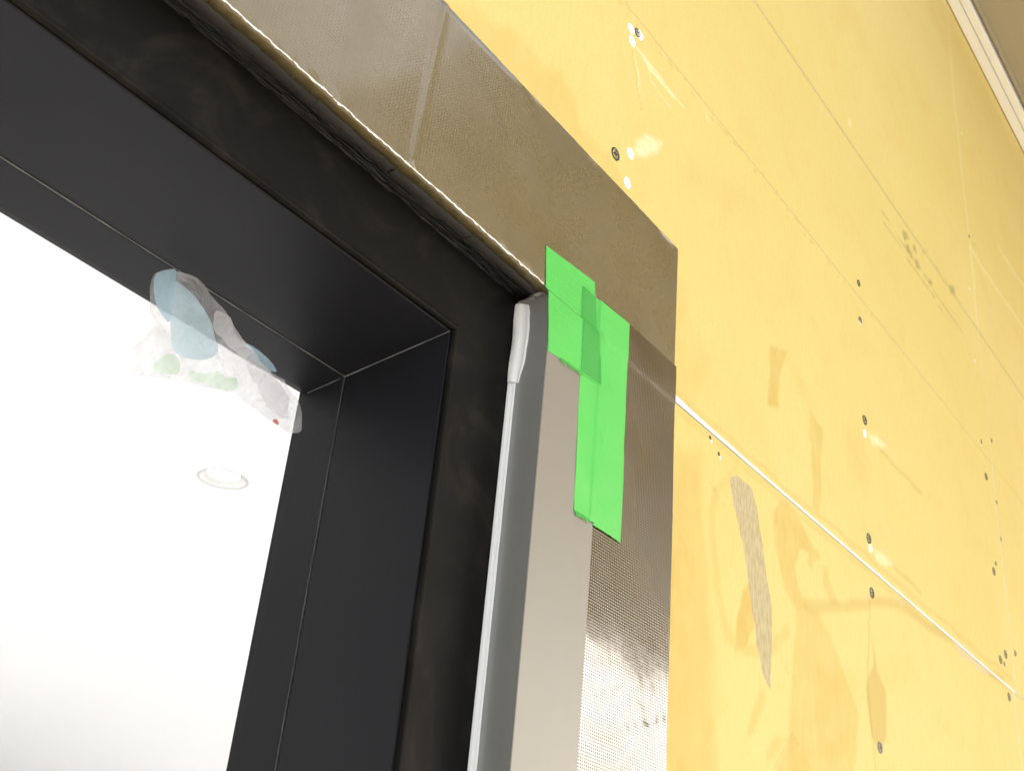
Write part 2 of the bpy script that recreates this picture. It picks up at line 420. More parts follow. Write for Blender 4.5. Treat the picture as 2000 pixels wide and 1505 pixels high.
M['chip'] = plain('pale_chip', (0.85, 0.75, 0.50), 0.8)

def black_paint(name, base, rough, dusty):
    m, nt, b = mat(name)
    c = mix(nt, noise(nt, 8, 3), tuple(v * 0.85 for v in base), tuple(v * 1.15 for v in base))
    if dusty:
        dn = ramp(nt, noise(nt, 18, 6, dist=1.5, rough=0.65), 0.45, 0.80, 0.0, 0.5)
        c = mix(nt, dn, c, (0.034, 0.030, 0.020))
    sp = ramp(nt, noise(nt, 700, 2), 0.80, 0.86, 0.0, 0.4 if dusty else 0.12)
    c = mix(nt, sp, c, (0.20, 0.18, 0.15))
    nt.links.new(c, b.inputs['Base Color'])
    nt.links.new(ramp(nt, noise(nt, 12, 4), 0.3, 0.7, rough * 0.9, rough * 1.12), b.inputs['Roughness'])
    b.inputs['Specular IOR Level'].default_value = 0.07 if dusty else 0.145
    bump(nt, b, noise(nt, 800, 2), 0.12, 0.0003)
    return m
M['black'] = black_paint('matt_black_paint', (0.0125, 0.0122, 0.0145), 0.36, False)
M['black_face'] = black_paint('dusty_black_primer', (0.0050, 0.0046, 0.0036), 0.5, True)

def gloss_black():
    m, nt, b = mat('glossy_black_sealant')
    b.inputs['Base Color'].default_value = (0.006, 0.006, 0.006, 1)
    b.inputs['Roughness'].default_value = 0.2
    b.inputs['Specular IOR Level'].default_value = 0.3
    h = noise(nt, 1, 4, vec=coords(nt, (60, 900, 900)), dist=0.5)
    bump(nt, b, h, 0.8, 0.0012)
    return m
M['gloss'] = gloss_black()

def film_mat(name, col, alpha, rough=0.25, trans=0.75):
    m, nt, b = mat(name)
    out = nt.nodes['Material Output']
    b.inputs['Base Color'].default_value = col + (1,)
    b.inputs['Roughness'].default_value = rough
    b.inputs['Specular IOR Level'].default_value = 0.6
    bump(nt, b, noise(nt, 60, 2, dist=1.0), 0.4, 0.003)
    tl = N(nt, 'ShaderNodeBsdfTranslucent'); tl.inputs[0].default_value = col + (1,)
    m1 = N(nt, 'ShaderNodeMixShader'); m1.inputs[0].default_value = trans
    nt.links.new(b.outputs[0], m1.inputs[1]); nt.links.new(tl.outputs[0], m1.inputs[2])
    tr = N(nt, 'ShaderNodeBsdfTransparent'); tr.inputs[0].default_value = tuple(0.75 + 0.25 * c for c in col) + (1,)
    m2 = N(nt, 'ShaderNodeMixShader')
    nt.links.new(ramp(nt, noise(nt, 26, 3, dist=1.0), 0.3, 0.7, max(0, alpha - 0.12), min(1, alpha + 0.12)), m2.inputs[0])
    nt.links.new(tr.outputs[0], m2.inputs[1]); nt.links.new(m1.outputs[0], m2.inputs[2])
    nt.links.new(m2.outputs[0], out.inputs[0])
    return m
M['film'] = film_mat('clear_plastic_film', (0.93, 0.93, 0.96), 0.36, 0.12, 0.7)
M['film_fold'] = film_mat('folded_plastic_film', (0.91, 0.90, 0.94), 0.50, 0.12, 0.55)
M['blue'] = film_mat('pale_blue_film', (0.74, 0.92, 1.0), 0.74)
M['blue2'] = film_mat('blue_masking_film', (0.60, 0.82, 0.93), 0.80)
M['lgreen'] = film_mat('green_print_film', (0.74, 0.94, 0.70), 0.42)
M['red'] = film_mat('red_print_film', (0.70, 0.12, 0.10), 0.75)

def emit(name, col, s):
    m, nt, b = mat(name)
    b.inputs['Base Color'].default_value = (0.9, 0.9, 0.9, 1)
    b.inputs['Emission Color'].default_value = col + (1,)
    b.inputs['Emission Strength'].default_value = s
    return m
M['lens'] = emit('lit_lens', (1, 0.98, 0.95), LENS)


# ------------------------------------------------------------------ setting: ground, room, porch
mesh_obj('ground', [(-300, -300, -1.36), (300, -300, -1.36), (300, 300, -1.36), (-300, 300, -1.36)], [(0, 1, 2, 3)], M['concrete'])['kind'] = 'structure'
FZ = -1.35
OX0, OX1, OZ = -0.455, 0.4410, 0.3485          # the opening in the wall
tag(boxes('wall_core', [(OX1 + .002, 9, .0125, .118, FZ, 1.45), (-5, OX0 - .002, .0125, .118, FZ, 1.45), (OX0 - .001, OX1 + .001, .0205, .118, OZ + .008, 1.45)], M['core']), kind='structure')
RC = 1.10                                       # ceiling of the room behind the opening
RX0, RX1, RY1 = -2.0, 7.0, 8.6
room = boxes('interior_wall', [(RX0, OX0 - .002, .1185, .1285, FZ, RC + .02), (OX1 - .03, RX1, .1185, .1285, FZ, RC + .02), (OX0 - .001, OX1 - .031, .1185, .1285, .32, RC + .02),
    (RX0 - .1, RX0, .1185, RY1, FZ, RC + .1), (RX1, RX1 + .1, .1185, RY1, FZ, RC + .1), (RX0, RX1, RY1, RY1 + .1, FZ, RC + .1)], M['white_paint'])
tag(room, kind='structure')
tag(box('interior_floor', RX0, RX1, .13, RY1, FZ - .005, FZ + .01, M['wood']), kind='structure')
tag(box('porch_floor', -4, 9, -2.4, 0.118, FZ - .005, FZ + .006, M['concrete']), kind='structure')
tag(box('ceiling', ROOF_X, 9, PORCH_Y, 0.01, 1.362, 1.50, M['soffit']), kind='structure')

# interior ceiling with round holes for the downlights
DL = [(1.722, 1.902), (2.36, 3.95)]
MORE = [(-0.6, 1.902), (-0.6, 3.95), (5.6, 3.95), (5.6, 1.902), (5.6, 6.2), (-0.6, 6.2)]  # unseen downlights, added to light the room
def ceiling_with_holes():
    bm = bmesh.new()
    xs = sorted(set([RX0, RX1] + [v for x, y in DL + MORE for v in (x - .1, x + .1)]))
    ys = sorted(set([.128, RY1] + [v for x, y in DL + MORE for v in (y - .1, y + .1)]))
    holes = DL + MORE
    vc = {}
    def V(x, y):
        k = (round(x, 5), round(y, 5))
        if k not in vc: vc[k] = bm.verts.new((x, y, RC))
        return vc[k]
    for i in range(len(xs) - 1):
        for j in range(len(ys) - 1):
            cx, cy = (xs[i] + xs[i + 1]) / 2, (ys[j] + ys[j + 1]) / 2
            h = next(((x, y) for x, y in holes if abs(x - cx) < .02 and abs(y - cy) < .02), None)
            q = [V(xs[i], ys[j]), V(xs[i + 1], ys[j]), V(xs[i + 1], ys[j + 1]), V(xs[i], ys[j + 1])]
            if not h:
                bm.faces.new(q); continue
            ring = [bm.verts.new((h[0] + .0585 * math.cos(a), h[1] + .0585 * math.sin(a), RC)) for a in [2 * math.pi * k / 32 - math.pi * .75 for k in range(32)]]
            for s in range(4):
                for k in range(8):
                    a, b = ring[(s * 8 + k) % 32], ring[(s * 8 + k + 1) % 32]
                    bm.faces.new((q[s] if k < 4 else q[(s + 1) % 4], a, b)) if True else None
                    if k == 3: bm.faces.new((q[s], b, q[(s + 1) % 4]))
    return bm
bm = ceiling_with_holes()
me = bpy.data.meshes.new('interior_ceiling'); bm.to_mesh(me); bm.free()
tag(link('interior_ceiling', me, M['white_paint']), kind='structure')
tag(box('upper_slab', RX0 - .1, RX1 + .1, .12, RY1 + .1, RC + .12, RC + .2, M['white_paint']), kind='structure')

def downlight(x, y, label, lit=True):
    root = empty('downlight', (x, y, RC))
    tag(root, label, 'ceiling light', 'round recessed lights in the white ceiling')
    prof = [(.0628, -.0004), (.0630, -.0012), (.060, -.0018), (.0575, -.0014), (.0560, 0)]
    rows = [[(r * math.cos(2 * math.pi * k / 48), r * math.sin(2 * math.pi * k / 48), z) for r, z in prof] for k in range(49)]
    sweep('trim_ring', rows, None, M['reflector'], root, True)
    rows = [[(r * math.cos(2 * math.pi * k / 48), r * math.sin(2 * math.pi * k / 48), z) for r, z in ((.0558, 0), (.051, .009), (.039, .0130))] for k in range(49)]
    sweep('reflector', rows, None, M['reflector'], root, True)
    bm = bmesh.new()
    bmesh.ops.create_cone(bm, cap_ends=True, segments=32, radius1=.0395, radius2=.0395, depth=.004)
    bmesh.ops.translate(bm, verts=bm.verts, vec=(0, 0, .0140))
    me = bpy.data.meshes.new('lens'); bm.to_mesh(me); bm.free()
    link('lens', me, M['lens'], root)
    ld = bpy.data.lights.new('downlight_lamp', 'AREA'); ld.shape = 'DISK'; ld.size = .050
    ld.spread = R(112); ld.energy = ROOM_W; ld.color = (1, .98, .95)
    lo = bpy.data.objects.new('downlight_lamp', ld); COL.objects.link(lo); lo.parent = root
    lo.location = (0, 0, .0006)
    return root
downlight(*DL[0], 'small round recessed ceiling light in the overexposed white ceiling, middle of the opening')
downlight(*DL[1], 'round recessed ceiling light cut by the left edge of the photo')
for x, y in MORE:
    downlight(x, y, 'added recessed ceiling light outside the view, brightening the room')

# ------------------------------------------------------------------ the yellow board wall
wall = empty('board_wall', (0, 0, FZ))
tag(wall, 'yellow paper-faced board wall with brushed stains, screws and white joints', 'wall')
def wp(o):
    """parent to the wall keeping the place"""
    o.parent = wall; o.matrix_parent_inverse = Matrix.Translation((0, 0, -FZ)); return o

def sdist(px, pz, poly):
    d = np.full(px.shape, 1e9); inside = np.zeros(px.shape, bool)
    n = len(poly)
    for i in range(n):
        ax, az = poly[i]; bx, bz = poly[(i + 1) % n]
        ex, ez = bx - ax, bz - az; wx, wz = px - ax, pz - az
        t = np.clip((wx * ex + wz * ez) / (ex * ex + ez * ez + 1e-12), 0, 1)
        d = np.minimum(d, np.hypot(wx - ex * t, wz - ez * t))
        c = ((az > pz) != (bz > pz)) & (px < (bx - ax) * (pz - az) / ((bz - az) if abs(bz - az) > 1e-9 else 1e-9) + ax)
        inside ^= c
    return np.where(inside, d, -d)
def ldist(px, pz, pts):
    d = np.full(px.shape, 1e9)
    for i in range(len(pts) - 1):
        ax, az = pts[i]; bx, bz = pts[i + 1]
        ex, ez = bx - ax, bz - az; wx, wz = px - ax, pz - az
        t = np.clip((wx * ex + wz * ez) / (ex * ex + ez * ez + 1e-12), 0, 1)
        d = np.minimum(d, np.hypot(wx - ex * t, wz - ez * t))
    return d
sst = lambda t: (lambda u: u * u * (3 - 2 * u))(np.clip(t, 0, 1))
def marks(X, Z):
    px = X * 1000 + 5 * (vnoise(X, Z, .03) - .5) + 2.5 * (vnoise(X + 3, Z, .009) - .5)
    pz = Z * 1000 + 5 * (vnoise(X, Z + 2, .03) - .5)
    A = {k: np.zeros(X.shape) for k in 'dopkgs'}
    for k, a, s, poly in POLYS:
        if k in 'do': s = s * 3.0
        if k == 'g': s = s * 1.3
        if k == 'p': s = s * 2.5; a = min(1, a * 1.15)
        v = a * sst(sdist(px, pz, poly) / s + .5)
        if k == 'd':
            # pooled rim, streaky body
            v = v * (0.82 + 0.36 * vnoise(X * 5, Z, .02)) 
        A[k] = 1 - (1 - A[k]) * (1 - np.clip(v, 0, 1))
    for k, a, w, pts in STROKES:
        v = a * sst(1.25 - ldist(px, pz, pts) / max(w, .8))
        A[k] = 1 - (1 - A[k]) * (1 - v)
    A['s'] = np.maximum(A['s'], .55 * sst(1.4 - np.abs(Z - .7885 - .0004 * np.sin(X * 9)) / .0016) * (X < 1.7))
    A['d'] = np.maximum(A['d'], .5 * sst(1.4 - np.abs(Z - .6105) / .0014))
    # torn brown flecks under the second joint
    fl = (Z > .6035) & (Z < .6105)
    A['d'] = np.where(fl & (vnoise(X, Z * 4, .006) > .74) & (X < .95), np.maximum(A['d'], .6), A['d'])
    return A
ATTR = {'d': 'mark_d', 'o': 'mark_o', 'p': 'mark_p', 'k': 'mark_k', 'g': 'mark_g', 's': 'mark_s'}

def board(x0, x1, z0, z1, zbot=None, left_ch=0.0, coarse_below=None, ztop=None, step=None):
    """one sheet: fine front grid with stain attributes, white cut edges turned back"""
    xa, xb = max(x0, .28), min(x1, 1.95)
    xs = [x0] if x0 < xa - 1e-6 else []
    x = xa
    while x < xb - 1e-6:
        xs.append(x); x += (.0018 if x < .9 else .0026)
    xs.append(xb)
    if x1 > xb + 1e-6: xs.append(x1)
    zs = []
    z = max(z0, -.05)
    if z0 < z - 1e-6: zs.append(z0)
    zt = min(z1, 1.36)
    while z < zt - 1e-6:
        zs.append(z); z += (.0022 if z < .62 else .004)
    zs.append(zt)
    X, Z = np.meshgrid(np.array(xs), np.array(zs))
    if zbot is not None:
        Z[0, :] = zbot(X[0, :])
        Z[1, :] = np.maximum(Z[1, :], Z[0, :] + .0006)
        Z[2, :] = np.maximum(Z[2, :], Z[1, :] + .0006)
    if ztop is not None:
        Z[-1, :] = ztop(X[-1, :])
        Z[-2, :] = np.minimum(Z[-2, :], Z[-1, :] - .0006)
    Y = .0002 * vnoise(X, Z, .25)
    nz, nx = X.shape
    V = np.stack([X, Y, Z], -1).reshape(-1, 3)
    idx = np.arange(nz * nx).reshape(nz, nx)
    F = np.stack([idx[:-1, :-1], idx[:-1, 1:], idx[1:, 1:], idx[1:, :-1]], -1).reshape(-1, 4)
    ring = list(idx[0, :]) + list(idx[1:, -1]) + list(idx[-1, -2::-1]) + list(idx[-2:0:-1, 0])
    n = len(ring)
    r0 = V[ring]
    c = np.array([(x0 + x1) / 2, 0, (z0 + z1) / 2])
    # chamfered cut edge, then the side
    r1 = r0.copy(); r1[:, 1] += .0025
    zmin, zmax = r0[:, 2].min(), r0[:, 2].max()
    onbot = np.arange(n) < nx
    r1[onbot, 2] -= CH_BOT
    left = np.zeros(n, bool); left[n - (nz - 2):] = True
    r1[left, 0] -= left_ch
    r2 = r1.copy(); r2[:, 1] = .0118
    base = len(V)
    V = np.concatenate([V, r0, r1, r2])
    k = np.arange(n); k2 = (k + 1) % n
    S1 = np.stack([base + k, base + n + k, base + n + k2, base + k2], -1)
    S2 = S1 + n
    faces = np.concatenate([F, S1, S2])
    me = bpy.data.meshes.new('board')
    me.vertices.add(len(V)); me.vertices.foreach_set('co', V.ravel())
    me.loops.add(faces.size); me.loops.foreach_set('vertex_index', faces.ravel().astype(np.int32))
    me.polygons.add(len(faces))
    me.polygons.foreach_set('loop_start', np.arange(0, faces.size, 4, dtype=np.int32))
    me.polygons.foreach_set('material_index', np.concatenate([np.zeros(len(F)), np.ones(2 * n)]).astype(np.int32))
    me.update(calc_edges=True)
    A = marks(V[:, 0], V[:, 2])
    for key, nm in ATTR.items():
        a = me.attributes.new(nm, 'FLOAT', 'POINT')
        a.data.foreach_set('value', A[key].astype(np.float32))
    o = link('board', me, [M['board'], M['core']])
    return wp(o)
CH_BOT = .0022
zj = lambda x: np.where(np.asarray(x) < .4405, .3560, 0) + np.where(np.asarray(x) < .4405, 0, 1) * (.3490 + .0030 * np.exp(-(np.maximum(x, .577) - .577) / .05) + .0005 * (vnoise(x, np.asarray(x) * 0, .01) - .5))
board(.4440, 1.3045, FZ + .01, .3462)
board(-4.0, OX0, FZ + .01, .3462)
board(-4.0, 1.3130, .3490, .6105, zbot=zj)
xs_ = np.concatenate([np.arange(.56, 1.30, .003), [1.3040]])
_n = [(x, y, z) for x in xs_ for (y, z) in ((-.0003, .3466 + .0003 * float(vnoise(x, 4., .006))), (-.0005, (.3462 + float(zj(x))) / 2), (-.0003, float(zj(x)) - .0003))]
wp(mesh_obj('joint_filler', _n, [(i * 3 + j, i * 3 + j + 3, i * 3 + j + 4, i * 3 + j + 1) for i in range(len(xs_) - 1) for j in (0, 1)], M['putty'], None, True))
CH_BOT = .0002
board(-4.0, 1.3140, .6108, .7884)
CH_BOT = .0001
board(-4.0, 1.3160, .7887, 1.3600)
board(1.3145, 3.1, .3470, .7885, left_ch=.001)
board(1.3165, 3.1, .7888, 1.3600, left_ch=.001)
board(1.3060, 3.1, FZ + .01, .3462, left_ch=.0016)
board(3.102, 8.9, FZ + .01, 1.3600)

def screw(x, z, r=.0046):
    n = 14
    prof = [(1.0, .0002), (.97, -.0004), (.80, -.0004), (.55, .0003)]
    V = [(x + r * f * math.cos(2 * math.pi * k / n), y, z + r * f * math.sin(2 * math.pi * k / n)) for f, y in prof for k in range(n)]
    V.append((x, .0003, z))
    F = [(j * n + k, j * n + (k + 1) % n, (j + 1) * n + (k + 1) % n, (j + 1) * n + k) for j in range(3) for k in range(n)]
    F += [(3 * n + k, 3 * n + (k + 1) % n, 4 * n) for k in range(n)]
    o = wp(mesh_obj('screw', V, F, M['screw']))
    a0 = random.uniform(0, 1.5); V = []; F = []
    for q in range(2):
        c, s = math.cos(a0 + q * math.pi / 2), math.sin(a0 + q * math.pi / 2)
        b = len(V)
        for (u, w) in ((-.62, -.12), (.62, -.12), (.62, .12), (-.62, .12)):
            V.append((x + r * (u * c - w * s), -.00045 - q * .00004, z + r * (u * s + w * c)))
        F.append((b, b + 1, b + 2, b + 3))
    mesh_obj('cross_recess', V, F, M['screw_dark'], o)
    return o
for i, (x, z) in enumerate(SCREWS):
    x, z = x / 1000, z / 1000
    screw(x, z, .0034 if i in (0, 2, 3, 12) else .0046)
def disc(name, x, z, r, m, y=-.0003, jag=.06):
    n = 18; ph = random.uniform(0, 6)
    rim = [(r * (1 + jag * math.sin(3 * t + ph) * random.uniform(.3, 1)), t) for t in [2 * math.pi * k / n for k in range(n)]]
    V = [(x + a * math.cos(t), .0004, z + a * math.sin(t)) for a, t in rim] + [(x + a * .93 * math.cos(t), y, z + a * .93 * math.sin(t)) for a, t in rim] + [(x, y - .0001, z)]
    F = [(k, (k + 1) % n, n + (k + 1) % n, n + k) for k in range(n)] + [(n + k, n + (k + 1) % n, 2 * n) for k in range(n)]
    return wp(mesh_obj(name, V, F, m))
for x, z, d in PUTTY:
    disc('putty_spot', x / 1000, z / 1000, d / 2000, M['putty'], -.00025)
for i, (x, z) in enumerate(SPECKS):
    pale = i in (6, 7, 11)
    disc('board_chip' if pale else 'nail_head', x / 1000, z / 1000, .0026 if not (8 <= i <= 9) else .0014, M['chip'] if pale else (M['hole'] if 8 <= i <= 9 else M['screw']), -.0002, .2)
    if 8 <= i <= 9:
        disc('board_chip', x / 1000 + .0016, z / 1000 - .0022, .0013, M['putty'], -.0003, .4)

# ------------------------------------------------------------------ trim under the porch ceiling
tr = empty('ceiling_trim', (2.0, 0, 1.35))
tag(tr, 'cream white grooved trim strip between the yellow wall and the taupe ceiling', 'trim')
def strip(name, prof, mat_, x0, x1, parent):
    rows = [[(x, y, z) for y, z in prof] for x in (x0, x1)]
    o = sweep(name, rows, None, mat_, None, False, True)
    o.parent = parent; o.matrix_parent_inverse = Matrix.Translation(parent.location).inverted()
    return o
strip('trim_board', [(-.0008, 1.3625), (-.0008, 1.352), (-.0020, 1.350), (-.0150, 1.350), (-.0155, 1.3508), (-.0155, 1.3625)], M['trim'], ROOF_X, 8.9, tr)
strip('trim_board', [(-.0163, 1.3625), (-.0163, 1.3510), (-.0170, 1.350), (-.0270, 1.350), (-.0278, 1.351), (-.0278, 1.3625)], M['trim'], ROOF_X, 8.9, tr)
strip('trim_edge', [(-.0310, 1.3625), (-.0310, 1.357), (-.0320, 1.3562), (-.0350, 1.3562), (-.0356, 1.357), (-.0356, 1.3625)], M['soffit'], ROOF_X, 8.9, tr)

# ------------------------------------------------------------------ black steel door frame
fr = empty('door_frame', (OX1 - .44, .019, FZ))
tag(fr, 'matt black steel door frame in the opening, dusty on its front face', 'door frame')
def fp(o):
    o.parent = fr; o.matrix_parent_inverse = Matrix.Translation(fr.location).inverted(); return o
XJ, ZJ = .3885, .3020
def yslope(y): return .3020 - (y - .019) * .130 if y > .019 else .3020
# face: an upside-down U plate with a rolled inner edge
def face_plate():
    out_ = [(OX0 - .001, FZ + .006), (OX0 - .001, OZ + .006), (OX1 + .0015, OZ + .006), (OX1 + .0015, FZ + .006)]
    XL = OX0 + .0525
    def inner(d): return [(XL - d, FZ + .006), (XL - d, ZJ + d), (XJ + d, ZJ + d), (XJ + d, FZ + .006)]
    rows = [[(x, .0195, z) for x, z in out_]]
    rows.append([(x, .0190, z) for x, z in inner(.0040)])
    rows.append([(x, .0186, z) for x, z in inner(.0022)])
    rows.append([(x, .0188, z) for x, z in inner(.0012)])
    rows.append([(x, .0196, z) for x, z in inner(.0004)])
    rows.append([(x, .0206, z) for x, z in inner(.0001)])
    rows.append([(x, .0216, z) for x, z in inner(.0016)])
    rows.append([(x, .0236, z) for x, z in inner(.0016)])
    return rows
fp(sweep('front_face', face_plate(), None, M['black_face']))
XL = OX0 + .0525
def lining(name, y0, y1, proud):
    xr = XJ - proud; xl = XL + proud
    r = []
    for y in (y0, y0 + .0006, y1):
        e = .0006 if y == y0 else 0
        z = yslope(y) - proud + e
        r.append([(xl - e, y, FZ + .006), (xl - e, y, z), (xr + e, y, z), (xr + e, y, FZ + .006)])
    xr2 = xr + .03
    r.append([(xl - .006, y1 + .0004, FZ + .006), (xl - .006, y1 + .0004, yslope(y1) + .006), (xr + .006, y1 + .0004, yslope(y1) + .006), (xr + .006, y1 + .0004, FZ + .006)])
    # split into head and two jambs
    rows = r
    fp(sweep('jamb_' + name, [[row[0], row[1]] for row in rows], None, M['black']))
    fp(sweep('head_' + name, [[row[1], row[2]] for row in rows], None, M['black']))
    fp(sweep('jamb_' + name, [[row[2], row[3]] for row in rows], None, M['black']))
lining('lining', .0216, .0912, 0.0)
lining('stop', .0916, .1180, .0005)
fp(boxes('back_casing', [(XJ + .0045, OX1 + .02, .1186, .130, FZ + .006, .318), (OX0 - .02, XL - .0045, .1186, .130, FZ + .006, .318), (XL - .0043, XJ + .0043, .1186, .130, .2940, .318)], M['black']))
# thin pale lines along the joints
def sline(pts, r, wob=.35):
    out_ = []
    for (a, b) in zip(pts[:-1], pts[1:]):
        L = (Vector(b) - Vector(a)).length; k = max(2, int(L / .006))
        out_ += [tuple(Vector(a).lerp(Vector(b), i / k)) for i in range(k)]
    out_.append(pts[-1])
    return fp(tube('joint_line', out_, r, M['seam'], None, 5, wob))
sline([(XL, .0914, yslope(.0914) - .0003), (XJ - .0004, .0914, yslope(.0914) - .0003)], .00026)
sline([(XJ - .0005, .0914, yslope(.0914) - .001), (XJ - .0004, .0914, -.15)], .00013)
sline([(XJ - .0002, .0215, yslope(.0215) - .0001), (XJ - .0003, .0914, yslope(.0914) - .0003), (XJ - .0007, .1178, yslope(.1178) - .0008)], .00022)

# ------------------------------------------------------------------ brown tape round the opening
def lintel_tape(name, x0, x1, lift, xfold=None, label=''):
    """runs along the head of the opening; folded under the edge into the recess"""
    rad = .0021
    zt = lambda x: (.4618 - (x - .325) * .0075) * .998
    zb = lambda x: .3512 - max(0, (x - .2)) * .011
    verts, faces = [], []
    nx = max(4, int((x1 - max(x0, .12)) / .0020))
    xs = list(np.linspace(max(x0, .12), x1, nx))
    if x0 < .12: xs = list(np.linspace(x0, .118, 30)) + xs
    cols = []
    for x in xs:
        col = []
        top = zt(x) + .0004 * (float(vnoise(x, 0, .004)) - .5)
        bot = zb(x)
        y0 = -.0004 - lift
        def dy(z): return -.0003 * (float(vnoise(x, z, .03)) - .5) - .0010 * math.exp(-((x - .3245 - .05 * (z - .4)) / .0022) ** 2) * .6
        folded = xfold is None or x < xfold
        col.append((x, .0002, top + .0001)); col.append((x, y0 + .00005, top + .00008))
        NZ = 22
        for k in range(NZ + 1):
            z = top + (bot + rad - top) * k / NZ
            col.append((x, y0 + dy(z), z))
        if folded:
            for k in range(1, 9):
                a = k / 8 * math.pi / 2
                jit = .00022 * (float(vnoise(x, a * .01, .0022)) - .5) * 2
                col.append((x, y0 + rad - (rad + jit) * math.cos(a), bot + rad - (rad + jit) * math.sin(a)))
            end = .0062 + .0011 * (float(vnoise(x, .3, .006)) - .5)
            col.append((x, end, bot + .0002)); col.append((x, end + .0001, bot + .0012))
        else:
            for k in range(1, 9):
                col.append((x, y0, bot + rad - (rad + .0020) * k / 8))
            col.append((x, y0, bot - .0025)); col.append((x, .0005, bot - .0026))
        cols.append(col)
    o = sweep(name, cols, None, M['brown'], None, True)
    tag(o, label, 'tape')
    if True:  # pale ribbon laid on the fold as a painted highlight
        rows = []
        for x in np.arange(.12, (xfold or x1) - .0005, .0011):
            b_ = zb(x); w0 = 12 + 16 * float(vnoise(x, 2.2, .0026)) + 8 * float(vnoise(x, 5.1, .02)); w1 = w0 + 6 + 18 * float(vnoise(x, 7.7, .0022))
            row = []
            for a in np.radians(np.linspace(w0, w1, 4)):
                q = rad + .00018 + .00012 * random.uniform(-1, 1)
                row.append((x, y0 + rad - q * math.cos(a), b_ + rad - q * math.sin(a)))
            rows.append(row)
        sweep('fold_glint_strip', rows, None, M['fold_glint'], o, True)
    return o
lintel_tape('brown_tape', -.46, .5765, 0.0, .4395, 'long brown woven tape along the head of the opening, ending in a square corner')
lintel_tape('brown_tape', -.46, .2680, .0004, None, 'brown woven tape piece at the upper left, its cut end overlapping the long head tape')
# jamb tape beside the metal strip
def jamb_y(X, Z):
    y = -.0008 - .0005 * sst((Z - .343) / .004)
    y -= .00013 * np.exp(-((Z - .1335 - .45 * (X - .5357) + .008 * (vnoise(X, Z, .012) - .5)) / .0030) ** 2) * sst((X - .530) / .008)     # wrinkle low on the strip
    y -= .00008 * np.exp(-((Z - .142 + .9 * (X - .566)) / .0026) ** 2) * sst((X - .560) / .008)
    y -= .0007 * (vnoise(X, Z, .030) - .5) * sst((.20 - Z) / .08) + .00028 * np.abs(vnoise(X * 1.2, Z * .8, .009) - .5) * sst((.17 - Z) / .03)
    y -= .0005 * (vnoise(X, Z, .05) - .5)
    return y
zsj = np.concatenate([np.linspace(FZ + .01, .02, 40), np.arange(.0215, .3715, .0016)])
def warp_j(X, Z):
    t = (X - .4915) / (.5765 - .4915)
    return X + t * .0045 * np.clip((.46 - Z) / .34, 0, 1.2) + .0003 * (vnoise(Z * 0, Z, .004) - .5), Z
jt = sheet('brown_tape', np.linspace(.4915, .5765, 54), zsj, jamb_y, .0012, M['brown_dark'], None, warp_j)
tag(jt, 'dark brown woven tape running down beside the metal strip, shiny and wrinkled at the bottom', 'tape')

# black putty under the folded head tape
bt = empty('black_sealing_strip', (0, .012, .350))
tag(bt, 'flat black rubbery sealing strip under the folded brown tape above the door frame', 'sealing strip')
def bp(o):
    o.parent = bt; o.matrix_parent_inverse = Matrix.Translation(bt.location).inverted(); return o
zu = lambda x: .3518 - max(0, (x - .2)) * .011
def strip_piece(x0, x1, off):
    rows = []
    for x in np.linspace(x0, x1, max(3, int((x1 - x0) / .004))):
        z = zu(x) + off
        rows.append([(x, .0050, z + .0006), (x, .0056, z), (x, .0128 + .0010 * (float(vnoise(x, .9, .02)) - .5), z - .0003), (x, .0134, z + .0010)])
    bp(sweep('flat_strip', rows, None, M['butyl'], None, True))
strip_piece(-.46, .2655, 0.0); strip_piece(.2660, .3190, .0003); strip_piece(.3198, .3800, .0001); strip_piece(.3806, .4395, .0004)
rows = []
for x in np.concatenate([np.linspace(-.46, .1, 60), np.linspace(.101, .4400, 280)]):
    row = []
    for k in range(10):
        y = .0120 + k * (.0195 - .0120) / 9
        z = zu(x) + .0006 - .0007 * math.sin(k / 9 * math.pi) * (0.5 + float(vnoise(x, y * 6, .012))) - .0008 * float(vnoise(x * .5, y * 12, .0035)) - .0020 * (k / 9) ** 3
        row.append((x, y, z))
    rows.append(row)
bp(sweep('sealant_smear', rows, None, M['gloss'], None, True))

# ------------------------------------------------------------------ aluminium angle on the jamb
al = empty('metal_angle_strip', (.44, 0, FZ))
tag(al, 'warm grey metal angle strip lining the right side of the opening, its inner leg darker', 'metal strip')
def ap(o):
    o.parent = al; o.matrix_parent_inverse = Matrix.Translation(al.location).inverted(); return o
XC = .4391
rows = []
for z in [FZ + .006, 0, .1, .2, .3, .3462]:
    rows.append([(.4925, -.0002, z), (.4925, -.0021, z), (.4923, -.0024, z), (.470, -.0025, z), (XC + .0006, -.0024, z), (XC + .0001, -.0021, z)])
ap(sweep('front_leg', rows, None, M['alu']))
rows = []
for z in [FZ + .006, 0, .1, .2, .3, .3458]:
    rows.append([(XC, -.0020, z), (XC + .0003, .005, z), (XC + .0004, .009, z), (XC + .0001, .0120, z), (XC - .0006, .0145, z), (XC - .0018, .0162, z), (XC - .0018, .0189, z)])
ap(sweep('inner_leg', rows, None, M['alu_side'], None, True))

